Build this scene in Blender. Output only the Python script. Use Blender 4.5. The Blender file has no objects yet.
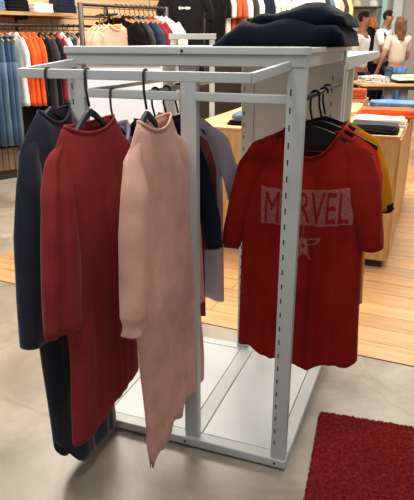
import bpy, bmesh, math, random
from mathutils import Vector, Matrix, noise
from mathutils.bvhtree import BVHTree
random.seed(7)
S = bpy.context.scene
COL = S.collection
PI = math.pi
# ------------------------------------------------------------------ camera
F = 580.0; HC = 1.45; PITCH = math.atan(210/580)
CP, SP = math.cos(PITCH), math.sin(PITCH)
cam = bpy.data.cameras.new('camera'); camo = bpy.data.objects.new('camera', cam); COL.objects.link(camo)
camo.location = (0, 0, HC); camo.rotation_euler = (PI/2 - PITCH, 0, 0)
cam.sensor_fit = 'HORIZONTAL'; cam.sensor_width = 36; cam.lens = 36*F/414; cam.clip_start = .02
S.camera = camo
YAW = math.radians(20.9)
CY, SY = math.cos(YAW), math.sin(YAW)
P0 = Vector((.277, 1.677, 0))
def at(px, py, Y):
    a = (px-207)/F; b = (250-py)/F
    d = Vector((a, CP+b*SP, -SP+b*CP)); t = Y/d.y
    return Vector((0, 0, HC)) + d*t
def RK(v, u, z):     # rack frame: v to the left along its front, u to its back
    return P0 + Vector((-CY*v+SY*u, SY*v+CY*u, z))
# ------------------------------------------------------------------ object helpers
def tag(o, label=None, cat=None, group=None, kind=None):
    if label: o['label'] = label
    if cat: o['category'] = cat
    if group: o['group'] = group
    if kind: o['kind'] = kind
    return o
def thing(name, label, cat, loc=(0, 0, 0), rz=0, group=None):
    o = bpy.data.objects.new(name, None); COL.objects.link(o)
    o.empty_display_size = .1
    o.location = loc; o.rotation_euler = (0, 0, rz)
    return tag(o, label, cat, group)
def obj(name, bm, mats, parent=None, smooth=True, bevel=0, solid=0, sub=0, loc=None, rz=None, auto=True):
    bmesh.ops.recalc_face_normals(bm, faces=bm.faces)
    me = bpy.data.meshes.new(name); bm.to_mesh(me); bm.free()
    for m in (mats if isinstance(mats, (list, tuple)) else [mats]): me.materials.append(m)
    o = bpy.data.objects.new(name, me); COL.objects.link(o)
    if parent: o.parent = parent
    if loc is not None: o.location = loc
    if rz is not None: o.rotation_euler = (0, 0, rz)
    if bevel:
        b = o.modifiers.new('bevel', 'BEVEL'); b.width = bevel; b.segments = 2; b.limit_method = 'ANGLE'
    if solid:
        b = o.modifiers.new('solid', 'SOLIDIFY'); b.thickness = solid; b.offset = -1
    if sub:
        b = o.modifiers.new('sub', 'SUBSURF'); b.levels = sub; b.render_levels = sub
    if smooth:
        for p in me.polygons: p.use_smooth = True
        if bevel:
            b = o.modifiers.new('wn', 'WEIGHTED_NORMAL'); b.keep_sharp = True
    return o
def copy_tree(o, parent=None):
    c = o.copy(); COL.objects.link(c)
    if parent: c.parent = parent
    for ch in list(o.children): copy_tree(ch, c)
    return c
def box(bm, c, s, mi=0, rz=0):
    M = Matrix.Translation(c) @ Matrix.Rotation(rz, 4, 'Z') @ Matrix.Diagonal((s[0], s[1], s[2], 1))
    r = bmesh.ops.create_cube(bm, size=1, matrix=M)
    for f in {f for v in r['verts'] for f in v.link_faces}: f.material_index = mi
    return r['verts']
def bxx(bm, x0, x1, y0, y1, z0, z1, mi=0):
    return box(bm, ((x0+x1)/2, (y0+y1)/2, (z0+z1)/2), (x1-x0, y1-y0, z1-z0), mi)
def tube(bm, pts, r, n=10, closed=False, cap=True, sq=1.0, mi=0):
    pts = [Vector(p) for p in pts]; N = len(pts)
    rs = r if isinstance(r, (list, tuple)) else [r]*N
    rings = []; up = None
    for i, p in enumerate(pts):
        a = pts[(i-1) % N] if (closed or i > 0) else p
        b = pts[(i+1) % N] if (closed or i < N-1) else p
        t = (b-a).normalized()
        if up is None:
            up = Vector((0, 0, 1)) if abs(t.z) < .9 else Vector((0, 1, 0))
        side = t.cross(up)
        if side.length < 1e-4: side = t.orthogonal()
        side.normalize(); up = side.cross(t).normalized()
        rings.append([bm.verts.new(p + (side*math.cos(k*2*PI/n) + up*math.sin(k*2*PI/n)*sq)*rs[i]) for k in range(n)])
    for i in range(N if closed else N-1):
        A, B = rings[i], rings[(i+1) % N]
        for k in range(n):
            f = bm.faces.new((A[k], A[(k+1) % n], B[(k+1) % n], B[k])); f.material_index = mi
    if cap and not closed:
        for f in (bm.faces.new(rings[0]), bm.faces.new(rings[-1])): f.material_index = mi
    return rings
def lathe(bm, prof, n=20, c=(0, 0, 0), mi=0):
    rings = [[bm.verts.new((c[0]+r*math.cos(k*2*PI/n), c[1]+r*math.sin(k*2*PI/n), c[2]+z)) for k in range(n)] for r, z in prof]
    for A, B in zip(rings, rings[1:]):
        for k in range(n):
            f = bm.faces.new((A[k], A[(k+1) % n], B[(k+1) % n], B[k])); f.material_index = mi
    bm.faces.new(rings[0]); bm.faces.new(rings[-1])
def prism(bm, pts, y0, y1, mi=0):     # outline in x,z, depth in y
    A = [bm.verts.new((x, y0, z)) for x, z in pts]; B = [bm.verts.new((x, y1, z)) for x, z in pts]
    n = len(pts); fs = [bm.faces.new(A), bm.faces.new(B)]
    for k in range(n): fs.append(bm.faces.new((A[k], A[(k+1) % n], B[(k+1) % n], B[k])))
    for f in fs: f.material_index = mi
def grid(bm, P, nu, nv, mi=0):
    vs = [[bm.verts.new(P(i/nu, j/nv)) for j in range(nv+1)] for i in range(nu+1)]
    for i in range(nu):
        for j in range(nv):
            f = bm.faces.new((vs[i][j], vs[i+1][j], vs[i+1][j+1], vs[i][j+1])); f.material_index = mi
    return vs
BM = bmesh.new
def interp(tab, z):        # table of (z, a, b, ...), z falling
    if z >= tab[0][0]: return tab[0][1:]
    for p, q in zip(tab, tab[1:]):
        if z >= q[0]:
            t = (p[0]-z)/(p[0]-q[0]); t2 = t*t*(3-2*t)*.5 + t*.5
            return tuple(a+(b-a)*t2 for a, b in zip(p[1:], q[1:]))
    return tab[-1][1:]
# ------------------------------------------------------------------ materials
def lin(c):
    return tuple(((x/255)/12.92 if x/255 <= .04045 else ((x/255+.055)/1.055)**2.4) for x in c) + (1,)
class NT:
    def __init__(s, name):
        s.m = bpy.data.materials.new(name); s.m.use_nodes = True
        s.t = s.m.node_tree; s.b = s.t.nodes['Principled BSDF']; s.tc = s.n('ShaderNodeTexCoord')
    def n(s, ty, **kw):
        o = s.t.nodes.new(ty)
        for k, v in kw.items():
            if k in o.inputs: o.inputs[k].default_value = v
            else: setattr(o, k, v)
        return o
    def l(s, a, b): s.t.links.new(a, b)
    def bump(s, h, st, dist=.01):
        b = s.n('ShaderNodeBump'); b.inputs['Strength'].default_value = st; b.inputs['Distance'].default_value = dist
        s.l(h, b.inputs['Height']); s.l(b.outputs['Normal'], s.b.inputs['Normal'])
    def ramp(s, fac, stops):
        r = s.n('ShaderNodeValToRGB'); e = r.color_ramp.elements
        while len(e) < len(stops): e.new(.5)
        for q, (p, c) in zip(e, stops): q.position = p; q.color = c
        s.l(fac, r.inputs['Fac']); return r
def mul(c, k): return (min(1, c[0]*k), min(1, c[1]*k), min(1, c[2]*k), 1)
def fabric(name, rgb, sheen=.25, rough=.9, var=.12, scale=14):
    s = NT(name); c = lin(rgb)
    no = s.n('ShaderNodeTexNoise', Scale=scale, Detail=5.0)
    s.l(s.tc.outputs['Object'], no.inputs['Vector'])
    r = s.ramp(no.outputs['Fac'], [(.3, mul(c, 1-var)), (.7, mul(c, 1+var))])
    s.l(r.outputs['Color'], s.b.inputs['Base Color'])
    s.b.inputs['Roughness'].default_value = rough
    s.b.inputs['Specular IOR Level'].default_value = .06
    s.b.inputs['Sheen Weight'].default_value = sheen; s.b.inputs['Sheen Roughness'].default_value = .4
    w = s.n('ShaderNodeTexNoise', Scale=420.0, Detail=2.0); s.l(s.tc.outputs['Object'], w.inputs['Vector'])
    s.bump(w.outputs['Fac'], .25, .002)
    return s.m
def plain(name, rgb, rough=.5, metal=0, spec=.5, var=.05, scale=9):
    s = NT(name); c = lin(rgb)
    no = s.n('ShaderNodeTexNoise', Scale=scale, Detail=4.0); s.l(s.tc.outputs['Object'], no.inputs['Vector'])
    r = s.ramp(no.outputs['Fac'], [(.3, mul(c, 1-var)), (.7, mul(c, 1+var))])
    s.l(r.outputs['Color'], s.b.inputs['Base Color'])
    s.b.inputs['Roughness'].default_value = rough; s.b.inputs['Metallic'].default_value = metal
    s.b.inputs['Specular IOR Level'].default_value = spec
    return s.m
def denim(name, rgb):
    s = NT(name); c = lin(rgb)
    w = s.n('ShaderNodeTexNoise', Scale=5.0, Detail=8.0, Roughness=.7)
    mp = s.n('ShaderNodeMapping'); mp.inputs['Scale'].default_value = (3, 3, .6)
    s.l(s.tc.outputs['Object'], mp.inputs['Vector']); s.l(mp.outputs['Vector'], w.inputs['Vector'])
    r = s.ramp(w.outputs['Fac'], [(.3, mul(c, .55)), (.55, c), (.75, mul(c, 1.7))])
    s.l(r.outputs['Color'], s.b.inputs['Base Color']); s.b.inputs['Roughness'].default_value = .85
    s.b.inputs['Specular IOR Level'].default_value = .2
    return s.m
def pattern(name, rgb, rgb2, scale):
    s = NT(name)
    v = s.n('ShaderNodeTexVoronoi', Scale=scale); s.l(s.tc.outputs['Object'], v.inputs['Vector'])
    r = s.ramp(v.outputs['Distance'], [(.28, lin(rgb2)), (.36, lin(rgb))])
    s.l(r.outputs['Color'], s.b.inputs['Base Color']); s.b.inputs['Roughness'].default_value = .9
    return s.m
def wood(name, c1, c2, bw=0, bh=0, mort=.004, axes='xz', grain=(1, 14, 14), rough=.5, along='x', mortc=(90, 62, 38)):
    s = NT(name)
    mp = s.n('ShaderNodeMapping'); s.l(s.tc.outputs['Object'], mp.inputs['Vector'])
    mp.inputs['Scale'].default_value = grain
    no = s.n('ShaderNodeTexNoise', Scale=2.6, Detail=7.0, Roughness=.62, Distortion=.5); s.l(mp.outputs['Vector'], no.inputs['Vector'])
    r = s.ramp(no.outputs['Fac'], [(.28, lin(c2)), (.5, lin(c1)), (.74, mul(lin(c1), 1.15))])
    out = r.outputs['Color']
    if bw:
        sp = s.n('ShaderNodeSeparateXYZ'); s.l(s.tc.outputs['Object'], sp.inputs[0])
        cb = s.n('ShaderNodeCombineXYZ'); s.l(sp.outputs[axes[0].upper()], cb.inputs['X']); s.l(sp.outputs[axes[1].upper()], cb.inputs['Y'])
        bk = s.n('ShaderNodeTexBrick', Scale=1.0); s.l(cb.outputs[0], bk.inputs['Vector'])
        bk.inputs['Brick Width'].default_value = bw; bk.inputs['Row Height'].default_value = bh
        bk.inputs['Mortar Size'].default_value = mort; bk.inputs['Mortar Smooth'].default_value = .1
        bk.inputs['Color1'].default_value = (1.12, 1.08, 1.02, 1); bk.inputs['Color2'].default_value = (.80, .76, .72, 1)
        k = mul(lin(mortc), 1/max(lin(c1)[0], .05)); bk.inputs['Mortar'].default_value = k
        mx = s.n('ShaderNodeMix', data_type='RGBA', blend_type='MULTIPLY'); mx.inputs['Factor'].default_value = 1
        s.l(out, mx.inputs['A']); s.l(bk.outputs['Color'], mx.inputs['B']); out = mx.outputs['Result']
    s.l(out, s.b.inputs['Base Color']); s.b.inputs['Roughness'].default_value = rough
    s.bump(no.outputs['Fac'], .08, .004)
    return s.m
def concrete():
    s = NT('polished_concrete')
    a = s.n('ShaderNodeTexNoise', Scale=1.7, Detail=9.0, Roughness=.62, Distortion=.8); s.l(s.tc.outputs['Object'], a.inputs['Vector'])
    r = s.ramp(a.outputs['Fac'], [(.25, lin((116, 104, 90))), (.45, lin((156, 144, 126))), (.6, lin((178, 166, 147))), (.8, lin((202, 190, 170)))])
    b = s.n('ShaderNodeTexVoronoi', Scale=1.1, feature='DISTANCE_TO_EDGE')
    d = s.n('ShaderNodeTexNoise', Scale=3.0, Detail=4.0); s.l(s.tc.outputs['Object'], d.inputs['Vector'])
    mx = s.n('ShaderNodeMix', data_type='RGBA'); mx.inputs['Factor'].default_value = .35
    s.l(s.tc.outputs['Object'], mx.inputs['A']); s.l(d.outputs['Color'], mx.inputs['B']); s.l(mx.outputs['Result'], b.inputs['Vector'])
    cr = s.ramp(b.outputs['Distance'], [(0, (.72, .7, .68, 1)), (.012, (1, 1, 1, 1))])
    m2 = s.n('ShaderNodeMix', data_type='RGBA', blend_type='MULTIPLY'); m2.inputs['Factor'].default_value = .5
    s.l(r.outputs['Color'], m2.inputs['A']); s.l(cr.outputs['Color'], m2.inputs['B'])
    s.l(m2.outputs['Result'], s.b.inputs['Base Color'])
    rr = s.n('ShaderNodeMapRange'); rr.inputs['To Min'].default_value = .22; rr.inputs['To Max'].default_value = .42
    s.l(d.outputs['Fac'], rr.inputs['Value']); s.l(rr.outputs[0], s.b.inputs['Roughness'])
    s.bump(a.outputs['Fac'], .04, .01)
    return s.m
M = {}
M['white'] = plain('white_painted_steel', (198, 203, 198), .38, var=.02)
M['panel'] = plain('white_panel', (206, 212, 210), .3, var=.02)
M['hanger'] = plain('dark_grey_plastic', (48, 49, 54), .5, spec=.3)
M['bright'] = plain('bright_white_laminate', (240, 242, 246), .4, var=.01)
M['slot'] = plain('dark_slot', (30, 30, 30), .8)
M['dark'] = plain('black_plastic', (15, 15, 18), .55, spec=.25)
M['black_steel'] = plain('black_steel', (38, 32, 29), .5)
M['navy'] = fabric('navy_jersey', (46, 49, 61), .45)
M['red'] = fabric('brick_red_knit', (146, 52, 51), .08)
M['blush'] = fabric('blush_pink_jersey', (222, 174, 155), .12)
M['tee'] = fabric('deep_red_cotton', (142, 31, 25), .05)
M['orangered'] = fabric('orange_red_cotton', (196, 50, 26), .1)
M['mustard'] = fabric('mustard_cotton', (205, 136, 22), .1)
M['lavender'] = fabric('pale_lavender_cotton', (205, 200, 225), .1, var=.05)
M['whitecloth'] = fabric('white_cotton', (232, 228, 224), .1, var=.05)
M['lilacwhite'] = fabric('lilac_white_cotton', (232, 230, 244), .1, var=.03)
M['maroon'] = fabric('dusty_maroon_cotton', (128, 66, 62), .15)
M['inknavy'] = fabric('ink_navy_cotton', (28, 32, 50), .15)
M['pile'] = fabric('dark_navy_denim', (15, 19, 30), .08)
M['print'] = fabric('faded_grey_pink_ink', (196, 128, 122), 0, var=.3, scale=160)
M['black'] = fabric('black_cotton', (19, 19, 20), .1)
M['charcoal'] = fabric('charcoal_cotton', (62, 62, 64), .1)
M['orange'] = fabric('orange_cotton', (226, 92, 42), .1)
M['burgundy'] = fabric('burgundy_cotton', (124, 38, 52), .1)
M['teal'] = fabric('dark_teal_cotton', (34, 66, 74), .1)
M['bluegrey'] = fabric('blue_grey_cotton', (96, 116, 140), .1)
M['pink'] = fabric('pale_pink_cotton', (226, 174, 150), .1, var=.06)
M['cream'] = fabric('cream_cotton', (232, 218, 196), .1, var=.06)
M['rust'] = fabric('rust_cotton', (176, 84, 50), .1)
M['olive'] = fabric('dark_olive_cotton', (52, 56, 44), .1)
M['yellow'] = fabric('pale_yellow_cotton', (228, 204, 130), .1)
M['jean'] = denim('blue_denim', (98, 121, 143)); M['jean2'] = denim('dark_blue_denim', (66, 92, 122)); M['jean3'] = denim('light_blue_denim', (92, 132, 176))
M['stripe'] = pattern('grey_speckled_cloth', (198, 192, 184), (64, 60, 60), 34)
M['floral'] = pattern('cream_dotted_cloth', (236, 222, 206), (190, 150, 130), 26)
M['oak'] = wood('light_oak', (202, 158, 104), (166, 120, 72), grain=(10, 10, .9))
M['oaktop'] = wood('light_oak_top', (208, 166, 112), (170, 124, 76), grain=(1, 12, 12))
M['hangwood'] = wood('hanger_wood', (226, 160, 82), (190, 120, 56), grain=(4, 14, 14))
M['floorwood'] = wood('oak_floorboards', (208, 164, 112), (176, 130, 82), bw=1.4, bh=.16, mort=.0025, axes='xy', grain=(1, 12, 12), rough=.38, mortc=(130, 96, 62))
M['plank'] = wood('pine_plank_wall', (218, 186, 142), (190, 152, 106), bw=1.5, bh=.13, mort=.006, axes='xz', grain=(1, 10, 10), rough=.6, mortc=(120, 84, 50))
M['slatwood'] = wood('brown_slat_plinth', (122, 98, 76), (84, 64, 50), bw=.07, bh=3, mort=.006, axes='xz', grain=(10, 10, 1), rough=.6, mortc=(50, 38, 30))
M['walnut'] = wood('brown_shelf_wood', (176, 134, 88), (120, 84, 50), grain=(1, 12, 12))
M['plaster'] = plain('greige_plaster', (186, 176, 164), .8, var=.04, scale=3)
M['darkwall'] = plain('dark_brown_wall_panel', (64, 52, 46), .7)
M['paleshelf'] = plain('pale_wall_panel', (226, 216, 202), .7)
M['skin'] = plain('warm_skin', (196, 142, 112), .6, var=.04); M['skin2'] = plain('tan_skin', (150, 98, 72), .6, var=.04)
M['hair'] = fabric('dark_brown_hair', (44, 30, 24), .2, var=.4, scale=40)
M['hairlong'] = fabric('light_brown_long_hair', (112, 80, 56), .2, var=.45, scale=40)
M['ginger'] = fabric('ginger_hair', (190, 100, 44), .3, var=.3, scale=40)
M['orangetop'] = fabric('orange_print_top', (222, 130, 52), .1, var=.25, scale=30)
M['cup'] = plain('pale_blue_ceramic', (150, 176, 204), .35)
M['leaf'] = plain('plant_green', (62, 120, 48), .5, var=.4, scale=30)
M['concrete'] = concrete()
M['chrome'] = plain('brushed_screw_steel', (70, 70, 70), .4, .8)
M['aqua'] = plain('pale_aqua_panel', (176, 214, 216), .3)
# carpet
s = NT('red_carpet_pile'); no = s.n('ShaderNodeTexNoise', Scale=90.0, Detail=5.0, Roughness=.7); s.l(s.tc.outputs['Object'], no.inputs['Vector'])
s.l(s.ramp(no.outputs['Fac'], [(.3, lin((88, 20, 22))), (.6, lin((136, 40, 40))), (.8, lin((172, 76, 72)))]).outputs['Color'], s.b.inputs['Base Color'])
s.b.inputs['Roughness'].default_value = 1; s.b.inputs['Specular IOR Level'].default_value = .05; s.bump(no.outputs['Fac'], .6, .01); M['carpet'] = s.m

# ------------------------------------------------------------------ room shell
def struct(name, bm, m, **k):
    o = obj(name, bm, m, **k); o['kind'] = 'structure'; return o
b = BM(); bxx(b, -6, 9.5, -1.5, 13, -.1, 0); struct('floor', b, M['concrete'], smooth=False)
# oak boards inlaid beyond the concrete: near edge runs along the rack's front direction
E0, E1 = Vector((-1.325, 3.422)), Vector((.976, 2.384)); ed = (E1-E0).normalized(); en = Vector((-ed.y, ed.x))
ang = math.atan2(ed.y, ed.x)
b = BM(); bxx(b, -.32, 7, 0, 7.5, 0, .004)
struct('floor_wood', b, M['floorwood'], smooth=False, loc=(E0.x, E0.y, 0), rz=ang)
# plank wall behind the left fixtures, dark / pale / plaster walls behind
WL = Vector((-2.35, 6.75, 0)); WA = math.radians(45)
b = BM(); bxx(b, -3.5, 2.6, 0, .12, 0, 3.4); struct('wall_left', b, M['plank'], smooth=False, loc=WL, rz=WA)
b = BM(); bxx(b, -.55, .55, 0, .12, 0, 3.4); struct('wall_dark', b, M['darkwall'], smooth=False, loc=(-.02, 8.95, 0), rz=math.radians(8))
b = BM(); bxx(b, .52, 2.0, 9.0, 9.12, 0, 3.4); struct('wall_back', b, M['paleshelf'], smooth=False)
b = BM(); bxx(b, 1.9, 2.0, 9.12, 12.4, 0, 3.4); struct('wall_side', b, M['paleshelf'], smooth=False)
b = BM(); bxx(b, 2.0, 9, 12.4, 12.52, 0, 3.4); struct('wall_right', b, M['plaster'], smooth=False)
b = BM(); bxx(b, 3.62, 3.80, 12.2, 12.4, 0, 3.4); struct('trim_1', b, M['panel'], smooth=False)
b = BM(); bxx(b, 3.40, 3.50, 12.2, 12.4, 0, 3.4); struct('trim_2', b, M['aqua'], smooth=False)
# ------------------------------------------------------------------ the white garment rack
rack = thing('garment_rack', 'white slotted steel garment rack standing on a low platform in the foreground', 'rack', P0, -YAW)
# local: x right (-v), y back (u)
W, D, H = .785, .765, 1.432
def rpart(name, fn, mat=None, bevel=.003, label=None):
    b = BM(); fn(b); o = obj(name, b, mat or [M['white'], M['slot'], M['chrome']], rack, bevel=bevel)
    if label: o['label'] = label
    return o
def base(b):
    bxx(b, -W, 0, 0, .05, .008, .042); bxx(b, -W, 0, D-.05, D, .008, .042)
    bxx(b, -.05, 0, .05, D-.05, .008, .042); bxx(b, -W, -W+.05, .05, D-.05, .008, .042)
    bxx(b, -.395, -.335, .05, D-.05, .008, .042)
    for x in (-.03, -W/2, -W+.03):
        for y in (.03, D-.03): bxx(b, x-.02, x+.02, y-.02, y+.02, 0, .01, 1)
rpart('base_frame', base, bevel=.006)
for x0, x1 in ((-W+.052, -.397), (-.333, -.052)):
    rpart('base_panel', lambda b: bxx(b, x0, x1, .052, D-.052, .02, .040), M['panel'], .001)
def post(x, y, z1=H-.012, slots=True, w=.052, d=.03):
    def f(b):
        bxx(b, x-w/2, x+w/2, y-d/2, y+d/2, .042, z1)
        z = .10
        while slots and z < z1-.08:
            bxx(b, x-w/2+.009, x-w/2+.0135, y-d/2-.0006, y-d/2+.004, z, z+.018, 1); z += .05
        bxx(b, x-w/2+.020, x-w/2+.0215, y-d/2-.0005, y-d/2+.003, .06, z1-.02, 0)
    return f
for x, y in ((-.030, .022), (-.365, .032), (-W+.03, .022), (-.030, D-.022), (-.392, D-.022), (-W+.03, D-.022)):
    rpart('post', post(x, y, H-.012 if y < .2 else 1.385, x != -.365), bevel=.0015)
def ftop(b):
    bxx(b, -W, -.0, -.004, .05, H-.022, H); bxx(b, -W+.004, -.004, .004, .045, H-.055, H-.022)
rpart('front_beam', ftop)
rpart('top_panel', lambda b: bxx(b, -W, -.0, .05, D-.01, H-.018, H-.003), M['panel'])
def btop(b): bxx(b, -W, 0, D-.04, D, 1.36, H-.018); bxx(b, -.41, -.005, D-.038, D-.002, 1.318, 1.36)
rpart('rear_beam', btop)
for x in (-.028, -W+.028):
    rpart('side_beam', lambda b: bxx(b, x-.02, x+.02, .05, D-.04, 1.375, H-.018))
# lower cross bars carrying the inner rails
rpart('crossbar', lambda b: bxx(b, -.34, -.055, .012, .028, 1.275, 1.302))
rpart('crossbar', lambda b: bxx(b, -W+.055, -.39, .008, .022, 1.275, 1.302))
rpart('back_panel', lambda b: bxx(b, -.37, -.05, D-.03, D-.018, .45, 1.37), M['panel'])
# projecting hang rail (a U in plan)
def hang(b):
    y = -.215; z1 = 1.373; z0 = 1.347
    bxx(b, -.80, -.095, y-.007, y+.007, z0, z1)
    for xa, xb in ((-.0955, -.052), (-.795, -.752)):
        vs = box(b, (0, 0, 0), (.014, 1, .026))
        for v in vs:
            t = v.co.y+.5; v.co.x += xa+(xb-xa)*t; v.co.y = y+(.012-y)*t; v.co.z += (z0+z1)/2+.022*t
rpart('hang_rail', hang, bevel=.002)
def arm(x, y0, y1, z):
    def f(b): tube(b, [(x, y0, z), (x, y1, z)], .008, 12)
    return f
rpart('side_rail', arm(-.012, .037, D-.04, 1.290), M['chrome'], 0, 'dark steel rod')
rpart('inner_rail', arm(-.53, .02, D-.04, 1.290), bevel=0)
rpart('side_bar', arm(-W+.03, .037, D-.04, 1.290), bevel=0)
for x, z, y in ((-.040, .026, 0), (-.385, .026, 0), (-.375, H-.012, -.004), (-.02, .43, .0)):
    if z == .43: continue
    b = BM(); lathe(b, [(.0045, 0), (.0045, .002), (.002, .0032)], 12)
    for v in b.verts: v.co = Vector((x+v.co.x, y-v.co.z, z+v.co.y))
    obj('bolt', b, M['slot'], rack)
# rear white unit behind, whose tray overhangs on the right
b2 = thing('display_shelf', 'white display shelf unit standing directly behind the garment rack', 'shelf', RK(0, .80, 0), -YAW)
b = BM(); bxx(b, -.36, .0, 0, 1.30, 1.335, 1.388)
for v in b.verts:
    if v.co.y > .4 and v.co.z < 1.36: v.co.z += .016
obj('tray', b, M['white'], b2, bevel=.003)
for x in (-.335, -.025):
    for y in (.03, .24):
        b = BM(); bxx(b, x-.02, x+.02, y-.02, y+.02, 0, 1.335); obj('leg', b, M['white'], b2, bevel=.002)

# ------------------------------------------------------------------ garments
def hanger(name, label, loc, rz, mat, r=.0135, half=.19, drop=.075, neck=.10, group=None, plate=False, rod=True, body='body', hookmat=None):
    t = thing(name, label, 'hanger', loc, rz, group)
    b = BM()
    pts = [(r*math.cos(a), 0, -r+.0035+r*math.sin(a)) for a in [(-20+k*20)*PI/180 for k in range(11)]]
    pts = [(-p[0]*-1, p[1], p[2]) for p in pts]
    pts += [(-r, 0, -.035), (-r*.95, 0, -.055), (-r*.55, 0, -.075), (-.001, 0, -neck)]
    tube(b, pts, .0036, 8); obj('hook', b, hookmat or mat, t)
    b = BM()
    n = 12; top = []; th = .011
    for k in range(n+1):
        x = half*(k/n*2-1); a = abs(x)/half
        z = -neck-.004 - drop*(a**1.25)
        top.append((x, z, th*(1.5-.6*a)*(1+2.6*max(0, 1-(a/.6)**2) if plate else 1)))
    prism(b, [(x, z) for x, z, h in top] + [(x, z-h-.004) for x, z, h in reversed(top)], -.006, .006)
    if plate:
        tube(b, [(-half*.92, 0, -neck-drop-.012), (half*.92, 0, -neck-drop-.012)], .004, 8)
        for s2 in (-1, 1): tube(b, [(s2*.09, 0, -neck-.03), (s2*.09, 0, -neck-drop-.012)], .004, 8)
    obj(body, b, mat, t, bevel=.002)
    return t
def shirt_mesh(P, seed=0, nc=44, nr=44):
    """front and back panels joined at the side seams and shoulders; returns bm, surfaces"""
    rnd = random.Random(seed)
    nw, zn, sw, zs = P['nw'], P['zn'], P['sw'], P['zs']
    fn, bn = P['fn'], P['bn']; prof = P['prof']; zb = P['zb']; fold = P.get('fold', .014); tk = P.get('tk', .05)
    fr = [(rnd.uniform(5, 9), rnd.uniform(0, 6), rnd.uniform(.6, 1)), (rnd.uniform(11, 16), rnd.uniform(0, 6), rnd.uniform(.3, .6)), (rnd.uniform(19, 26), rnd.uniform(0, 6), .2)]
    bk = [(rnd.uniform(5, 9), rnd.uniform(0, 6), .8), (rnd.uniform(11, 16), rnd.uniform(0, 6), .4)]
    lim = nw/sw
    def ztop(t, front):
        a = abs(2*t-1)
        if a < lim:
            q = a/lim; return (zn-(fn if front else bn)*(1-q**2.2))
        q = (a-lim)/(1-lim); return zn-(zn-zs)*(q**1.15)
    def pt(t, k, front):
        zt = ztop(t, front); z = zt + (zb(t)-zt)*k
        xl, xr, d = interp(prof, z); x = xl+(xr-xl)*t; a = abs(2*t-1)
        edge = math.sqrt(max(0, 1-a**4))
        h = zt-z
        if a < lim: y0 = P.get('yn', .030)*(1-(a/lim)**2)**.5
        else: y0 = 0
        # hanger thickness under the shoulder, growing to the body's depth
        e = 1-math.exp(-h/.10)
        y = (y0+(d-y0)*e)*edge
        g = min(1, h/.5)*edge
        w = sum(A*math.sin(f*(2*t-1)*1.6+ph+k*1.1) for f, ph, A in (fr if front else bk))
        y += w*fold*g
        y += .006*noise.noise(Vector((x*9+seed, z*5, 3 if front else 8)))*min(1, h/.06)*edge*2
        y = max(y, .0015) if a < .999 else 0
        return Vector((x, -y if front else y*.9, z))
    b = BM()
    grid(b, lambda i, j: pt(i, j, True), nc, nr); grid(b, lambda i, j: pt(i, j, False), nc, nr)
    bmesh.ops.remove_doubles(b, verts=b.verts, dist=.0016)
    neckloop = [pt(.5-.5*lim+lim*k/18, 0, True)+Vector((0, -.001, .001)) for k in range(19)] + [pt(.5+.5*lim-lim*k/14, 0, False)+Vector((0, .001, .001)) for k in range(1, 14)]
    return b, neckloop
def sleeve_mesh(path, seed=0, n=18, fold=.006, groove=0):
    """path of (x, y, z, rx, ry): hanging sleeve, open at the cuff"""
    b = BM(); rings = []; L = []
    sub = 5; pp = []
    for p, q in zip(path, path[1:]):
        for k in range(sub):
            t = k/sub; pp.append([a+(c-a)*t for a, c in zip(p, q)])
    pp.append(list(path[-1])); N = len(pp)
    for i, (x, y, z, rx, ry) in enumerate(pp):
        a = pp[max(0, i-1)]; c = pp[min(N-1, i+1)]
        tx, tz = c[0]-a[0], c[2]-a[2]; l = math.hypot(tx, tz) or 1; nx, nz = -tz/l, tx/l
        k = i/(N-1); ring = []
        for j in range(n):
            th = j*2*PI/n
            rr = 1+.10*noise.noise(Vector((math.cos(th)*1.5+seed, math.sin(th)*1.5, k*4)))*1.4
            cx = rx*math.cos(th)*rr; cy = ry*math.sin(th)*rr + fold*math.sin(th*3+seed+k*3)*k
            if groove: cy *= 1-groove*math.exp(-((cx/rx+.45)/.16)**2)
            ring.append(b.verts.new((x+nx*cx, y+cy, z+nz*cx)))
        rings.append(ring)
    for A, B in zip(rings, rings[1:]):
        for j in range(n): b.faces.new((A[j], A[(j+1) % n], B[(j+1) % n], B[j]))
    b.faces.new(rings[0])
    return b
def garment(name, label, cat, loc, rz, mat, P, sleeves, seed=0, group=None, collar=.0065, nc=44, nr=44, colmat=None, cuff=None, solid=.0025):
    t = thing(name, label, cat, loc, rz, group)
    b, loop = shirt_mesh(P, seed, nc, nr)
    body = obj('body', b, mat, t, solid=solid)
    for i, sp in enumerate(sleeves):
        g = 0
        if isinstance(sp, dict): g = sp['groove']; sp = sp['path']
        so = obj('sleeve', sleeve_mesh(sp, seed+i*3, groove=g, n=14 if nc < 30 else 22), mat, t, solid=solid)
        if cuff:
            x, y, z, rx, ry = sp[-1]; x2, y2, z2 = sp[-2][:3]
            d = Vector((x2-x, y2-y, z2-z)).normalized()*.02
            obj('cuff', sleeve_mesh([(x+d.x, y, z+d.z, rx*1.06, ry*1.06), (x-d.x*.3, y, z-d.z*.3, rx*1.06, ry*1.06)], seed), cuff, so, solid=.002)
    if collar:
        b = BM(); tube(b, loop, collar, 8, closed=True, sq=1.3); obj('collar', b, colmat or mat, t)
    return t, body
RZT = -YAW                 # garments facing the front
RZP = PI/2-YAW             # garments seen on edge, on the front hang rail
BARZ = 1.373
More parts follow.
